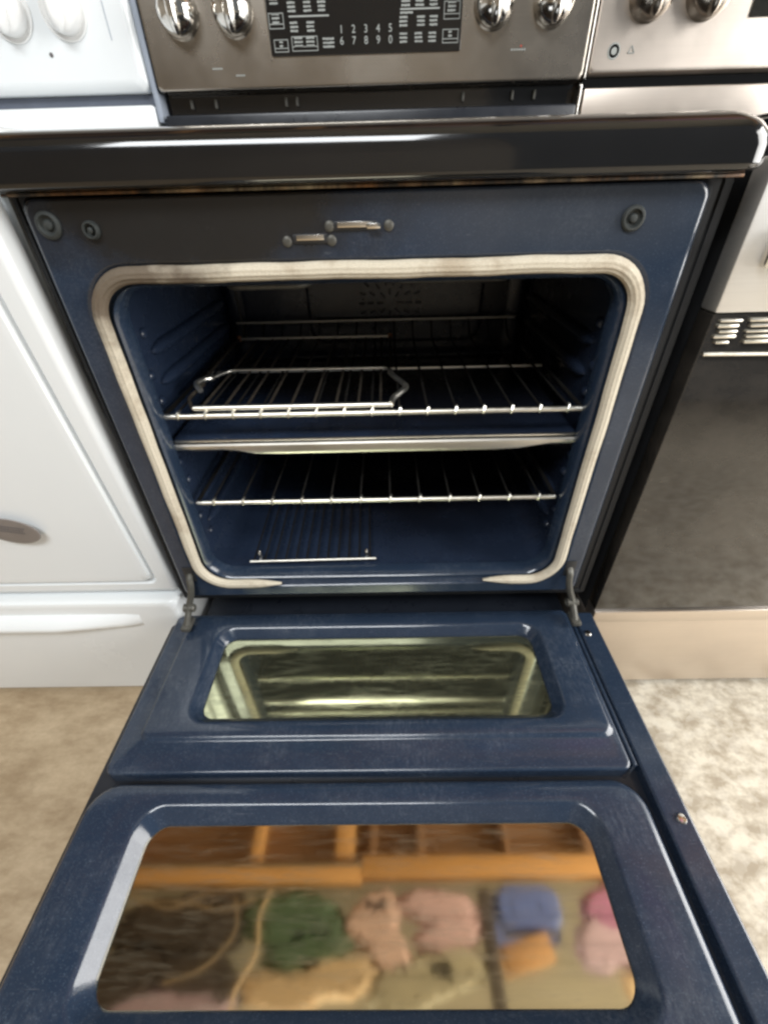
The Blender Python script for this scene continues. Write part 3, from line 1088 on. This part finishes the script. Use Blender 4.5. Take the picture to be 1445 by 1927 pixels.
obj('tag_strap', transform(bm, Matrix.Translation((-0.572, -0.0042, 0.466)) @ Matrix.Rotation(R(3.6), 4, 'X') @ Matrix.Rotation(R(-18), 4, 'Y')), M['darkmark'], ot)

# ------------------------------------------------------------------ stainless range on the right
steel = thing('steel_range', 'brushed stainless range with black glass oven door right of the open oven', 'oven', (0.77, 0.3, 0))
SX0, SX1 = 0.3865, 1.145
obj('body', bx(SX0+0.002, SX1, 0.032, 0.66, 0.05, 0.89), M['dark'], steel)
sd = obj('oven_door', bx(SX0, SX1, 0.0, 0.030, 0.7385, 0.875, bev=0.003), M['satin'], steel)
obj('door_glass', bx(SX0, SX1, 0.001, 0.030, 0.2415, 0.7375, bev=0.002), M['ovenglass'], sd)
obj('lower_trim', bx(SX0, SX1, -0.003, 0.030, 0.2125, 0.2405, bev=0.002), M['steel'], steel)
obj('storage_drawer', bx(SX0, SX1, 0.0, 0.30, 0.020, 0.2115, bev=0.003), M['steel'], steel)
obj('cooktop', lf('z', [(SX0+0.012, SX1, -0.010, 0.55, 0.02, 0.8755), (SX0+0.012, SX1, -0.012, 0.55, 0.02, 0.905), (SX0+0.02, SX1, 0.0, 0.55, 0.02, 0.91)], cap0=True, cap1=True), M['black'], steel)
hd = obj('door_handle', tb(smooth_path([(0.425, 0.0, 0.800), (0.425, -0.05, 0.800), (0.445, -0.058, 0.800), (1.09, -0.058, 0.800), (1.11, -0.05, 0.800), (1.11, 0.0, 0.800)], 0.015), 0.011, 12), M['chrome'], steel)
obj('handle_bracket', bx(0.409, 0.441, -0.012, 0.0, 0.783, 0.818, bev=0.005), M['chrome'], hd)
rv = random.Random(4)
for x0, w in ((0.392, 0.027), (0.424, 0.046), (0.474, 0.05), (0.53, 0.05)):
    for i in range(5):
        a, b = rv.uniform(0, 0.006), rv.uniform(0, 0.008)
        obj('vent_slat', bx(x0+a, x0+w-b, -0.004-rv.uniform(0, 0.0015), 0.002, 0.7300-i*0.0058, 0.7335-i*0.0058+rv.uniform(-0.0006, 0.0006), bev=0.0014), M['bar'], sd)
obj('vent_lip', tb([(0.390, -0.002, 0.695), (0.47, -0.004, 0.6945), (0.62, -0.004, 0.6945)], 0.0024, 8), M['bar'], sd)
obj('backguard', lf('y', [
    (0.382, SX1, 1.011, 1.30, 0.006, 0.66), (0.382, SX1, 1.011, 1.30, 0.006, 0.556), (0.384, SX1-0.003, 1.013, 1.298, 0.007, 0.5515), (0.388, SX1-0.006, 1.017, 1.295, 0.007, 0.550)],
    cap0=True, cap1=True), M['steel'], steel)
obj('vent_gap', bx(0.384, SX1-0.01, 0.575, 0.65, 0.9935, 1.0105), M['black'], steel)
obj('lower_trim', bx(0.382, SX1, 0.548, 0.65, 0.915, 0.993, bev=0.003), M['steel'], steel)
k1 = obj('control_knob', chrome_knob_bm((0.462, 0.550, 1.104), 0.034), M['dimsteel'], steel, sharp=60)
copy_part(k1, steel, (0.092, 0, 0))
obj('display_glass', bx(0.632, 0.95, 0.547, 0.552, 1.073, 1.20, bev=0.001), M['ovenglass'], steel)
bm = lt([(0.0105, 0.0), (0.0105, -0.0006), (0.0085, -0.0006), (0.0083, 0.0), (0.005, 0.0), (0.0048, -0.0006), (0.001, -0.0006)], (0.420, 0.550, 1.0385), n=24)
obj('printed_emblem', bm, M['mark'], steel)
bm = bmesh.new()
for a in range(3):
    b2 = [0.4495+0.006*math.cos(R(90+120*a)), 1.0385+0.006*math.sin(R(90+120*a))]
    b3 = [0.4495+0.006*math.cos(R(210+120*a)), 1.0385+0.006*math.sin(R(210+120*a))]
    tube(bm, [(b2[0], 0.5497, b2[1]), (b3[0], 0.5497, b3[1])], 0.0008, 5)
obj('printed_emblem', bm, M['mark'], steel)

# ------------------------------------------------------------------ loft above, seen mirrored in the door windows
tag(obj('loft_beam', bx(-2.2, -0.16, 0.132, 0.190, 2.44, 2.56, bev=0.004), M['beam']), 'narrow orange lumber beam mirrored in the left half of the large window', 'beam', 'loft beams')
tag(obj('loft_beam', bx(-0.155, 2.2, 0.150, 0.235, 2.44, 2.56, bev=0.004), M['beam']), 'wide orange lumber beam mirrored in the right half of the large window', 'beam', 'loft beams')
lofty = thing('loft_floor', 'brown loft boarding on orange joists mirrored along the far edge of the large window', 'loft', (0, 0.4, 2.5))
for i in range(6):
    y0 = 0.240 + i*0.093
    obj('plank', bx(-2.2, 2.2, y0, y0+0.089, 2.560+0.002*(i % 2), 2.585), M['plank'], lofty)
for x, w in ((-1.45, 0.05), (-0.73, 0.05), (-0.25, 0.10), (-0.10, 0.04), (0.16, 0.045), (0.62, 0.03), (1.05, 0.03), (1.6, 0.05)):
    obj('joist', bx(x-w/2, x+w/2, 0.237, 0.80, 2.45, 2.559, bev=0.003), M['beam' if w > 0.045 else 'plank'], lofty)
roof = thing('roof', 'olive roof boards above the loft mirrored at the near edge of the large window', 'roof', (0, 0, 3.3))
for i in range(14):
    y0 = -1.9 + i*0.205
    obj('board', bx(-3, 3, y0, y0+0.200, 3.30+0.003*(i % 2), 3.33), M['deck'], roof)

shelf = thing('wire_shelf', 'hanging wire shelf of thin steel wires carrying the loft clutter', 'shelf', (0, -0.1, 2.5))
for i in range(5):
    y = -0.30 + i*0.10
    obj('shelf_wire', tb([(-1.6, y, 2.490), (1.6, y, 2.490)], 0.0014, 5), M['wire'], shelf)
for x in (-1.6, 1.6):
    obj('hanger', tb([(x, -0.36, 3.31), (x, -0.36, 2.485), (x, 0.116, 2.485)], 0.003, 5), M['wire'], shelf)


def heap(parts, seed, fold=9.0, amp=0.22):
    """a heap of crumpled cloth: overlapping pillows pressed flat, with creases running over them"""
    bm = bmesh.new()
    for n, (cx, cy, cz, sx, sy, sz, ang) in enumerate(parts):
        b = bmesh.new()
        bmesh.ops.create_icosphere(b, subdivisions=5, radius=1.0)
        sd = Vector((seed + 3.1*n, seed*0.7, n*1.7))
        for v in b.verts:
            d = v.co.normalized()
            w = noise.noise(d*1.6 + sd)*1.4
            crease = 1.0 - abs(math.sin(fold*(d.x*0.55 + d.y*0.35) + 4.0*w))
            k = 1 + amp*noise.noise(d*2.3 + sd) - 0.20*crease**3 + 0.07*noise.noise(d*7 + sd)
            p = d*k
            p.z = max(p.z, -0.6)
            v.co = p
        transform(b, Matrix.Translation((cx, cy, cz + 0.6*sz)) @ Matrix.Rotation(R(ang), 4, 'Z') @ Matrix.Diagonal((sx, sy, sz, 1)))
        me = bpy.data.meshes.new('tmp')
        b.to_mesh(me)
        b.free()
        bm.from_mesh(me)
        bpy.data.meshes.remove(me)
    return bm


ZS = 2.4925
g = 'bundles stored on the wire shelf'


def bundle(parts, seed, mat, label, **k):
    return tag(obj('cloth_bundle', heap(parts, seed, **k), M[mat], sharp=180), label, 'cloth', g)


bundle([(-1.05, -0.02, ZS, 0.36, 0.14, 0.12, 6), (-0.92, -0.20, ZS, 0.25, 0.10, 0.10, -14), (-1.28, -0.20, ZS, 0.26, 0.13, 0.11, 20)], 2, 'blackrubber', 'dark brown bundle mirrored in the left of the large window')
bundle([(-1.02, -0.30, ZS, 0.30, 0.06, 0.08, 4)], 31, 'mauve', 'flat mauve grey cloth mirrored at the near left of the large window')
bundle([(-0.50, 0.0, ZS, 0.27, 0.12, 0.12, -4), (-0.40, -0.10, ZS, 0.22, 0.085, 0.09, 8)], 5, 'greencloth', 'dull green cloth bundle mirrored right of the dark brown one')
bundle([(-0.10, 0.0, ZS, 0.14, 0.10, 0.10, 20), (-0.02, -0.11, ZS, 0.13, 0.08, 0.08, -40), (-0.07, 0.06, ZS, 0.10, 0.05, 0.12, 10)], 11, 'skin', 'crumpled pale pink cloth mirrored at the middle of the large window')
bundle([(0.24, 0.04, ZS, 0.22, 0.075, 0.10, -5), (0.28, -0.06, ZS, 0.18, 0.06, 0.08, 9)], 17, 'pinkcloth', 'dusty pink cloth roll mirrored beside the blue tub')
bundle([(1.12, 0.03, ZS, 0.17, 0.11, 0.14, 10), (1.28, -0.02, ZS, 0.18, 0.12, 0.12, -20)], 23, 'magenta', 'magenta and mauve cloth bundle mirrored at the right end of the large window')
bundle([(-0.30, -0.20, ZS, 0.24, 0.08, 0.09, 5), (-0.52, -0.25, ZS, 0.18, 0.07, 0.07, -8)], 41, 'beige', 'sandy cloth mirrored at the near edge below the green bundle')
bundle([(0.10, -0.22, ZS, 0.22, 0.09, 0.08, 12), (0.30, -0.17, ZS, 0.14, 0.07, 0.07, 0)], 47, 'deckcloth', 'olive canvas mirrored at the near edge below the pink cloths')
bundle([(1.02, -0.07, ZS, 0.16, 0.10, 0.09, 30), (1.22, -0.13, ZS, 0.17, 0.07, 0.08, 0)], 27, 'mauve', 'pale mauve cloth bundle mirrored below the magenta one')
tub = thing('plastic_tub', 'blue plastic tub mirrored under the orange beam right of the pink cloth', 'tub', (0.68, 0.03, ZS))
obj('tub_body', lf('z', [(0.54, 0.82, -0.03, 0.120, 0.06, ZS), (0.52, 0.84, -0.045, 0.122, 0.06, ZS+0.02), (0.49, 0.87, -0.055, 0.124, 0.05, ZS+0.28)], cap0=True), M['blueplastic'], tub)
obj('tub_rim', lf('z', [(0.490, 0.870, -0.055, 0.124, 0.05, ZS+0.281), (0.475, 0.885, -0.065, 0.127, 0.05, ZS+0.281), (0.475, 0.885, -0.065, 0.127, 0.05, ZS+0.30), (0.490, 0.870, -0.055, 0.124, 0.05, ZS+0.30)]), M['blueplastic'], tub)
obj('tub_foot', lf('z', [(0.60, 0.76, 0.0, 0.07, 0.03, ZS-0.0005), (0.60, 0.76, 0.0, 0.07, 0.03, ZS-0.004), (0.615, 0.745, 0.012, 0.058, 0.02, ZS-0.004), (0.615, 0.745, 0.012, 0.058, 0.02, ZS-0.0005)]), M['blueplastic'], tub)
bm = bx(-0.115, 0.115, -0.05, 0.05, 0, 0.16, bev=0.003)
tag(obj('cardboard_box', transform(bm, Matrix.Translation((0.64, -0.125, ZS)) @ Matrix.Rotation(R(12), 4, 'Z')), M['card']), 'small brown cardboard box mirrored below the blue tub', 'box')
tag(obj('paper_roll', tb([(1.06, -0.235, ZS+0.051), (1.36, -0.215, ZS+0.051)], 0.05, 24), M['beige']), 'beige paper roll mirrored in the near right corner of the large window', 'roll')
tag(obj('plank', bx(0.44, 0.50, -0.34, 0.11, ZS, ZS+0.05, bev=0.003), M['blackrubber']), 'dark strip added for the dark gap mirrored left of the blue tub', 'board')  # dark strip put in for the dark gap between the bundles
cb = thing('cable_coil', 'loose pale cable strands mirrored over the dark brown bundle', 'cable', (-0.9, -0.1, ZS))
for k, pts in enumerate((
        [(-1.36, 0.10, 0.0), (-1.1, 0.02, -0.03), (-0.95, 0.10, -0.01), (-0.75, 0.12, 0.0)],
        [(-0.62, 0.11, 0.0), (-0.66, 0.0, -0.03), (-0.63, -0.12, -0.02), (-0.72, -0.26, -0.03), (-0.70, -0.36, 0.0)],
        [(-0.80, 0.08, 0.0), (-0.74, -0.05, -0.03), (-0.86, -0.18, -0.03), (-1.05, -0.22, -0.01)],
        [(-1.30, 0.06, 0.0), (-1.05, 0.06, -0.04), (-0.85, 0.02, -0.02), (-0.68, 0.08, 0.0)])):
    obj('strand', tb(smooth_path([(x, y, ZS-0.004+z) for x, y, z in pts], 0.2, 10), 0.009 if k == 1 else 0.0035, 8), M['beige'], cb, sharp=180)
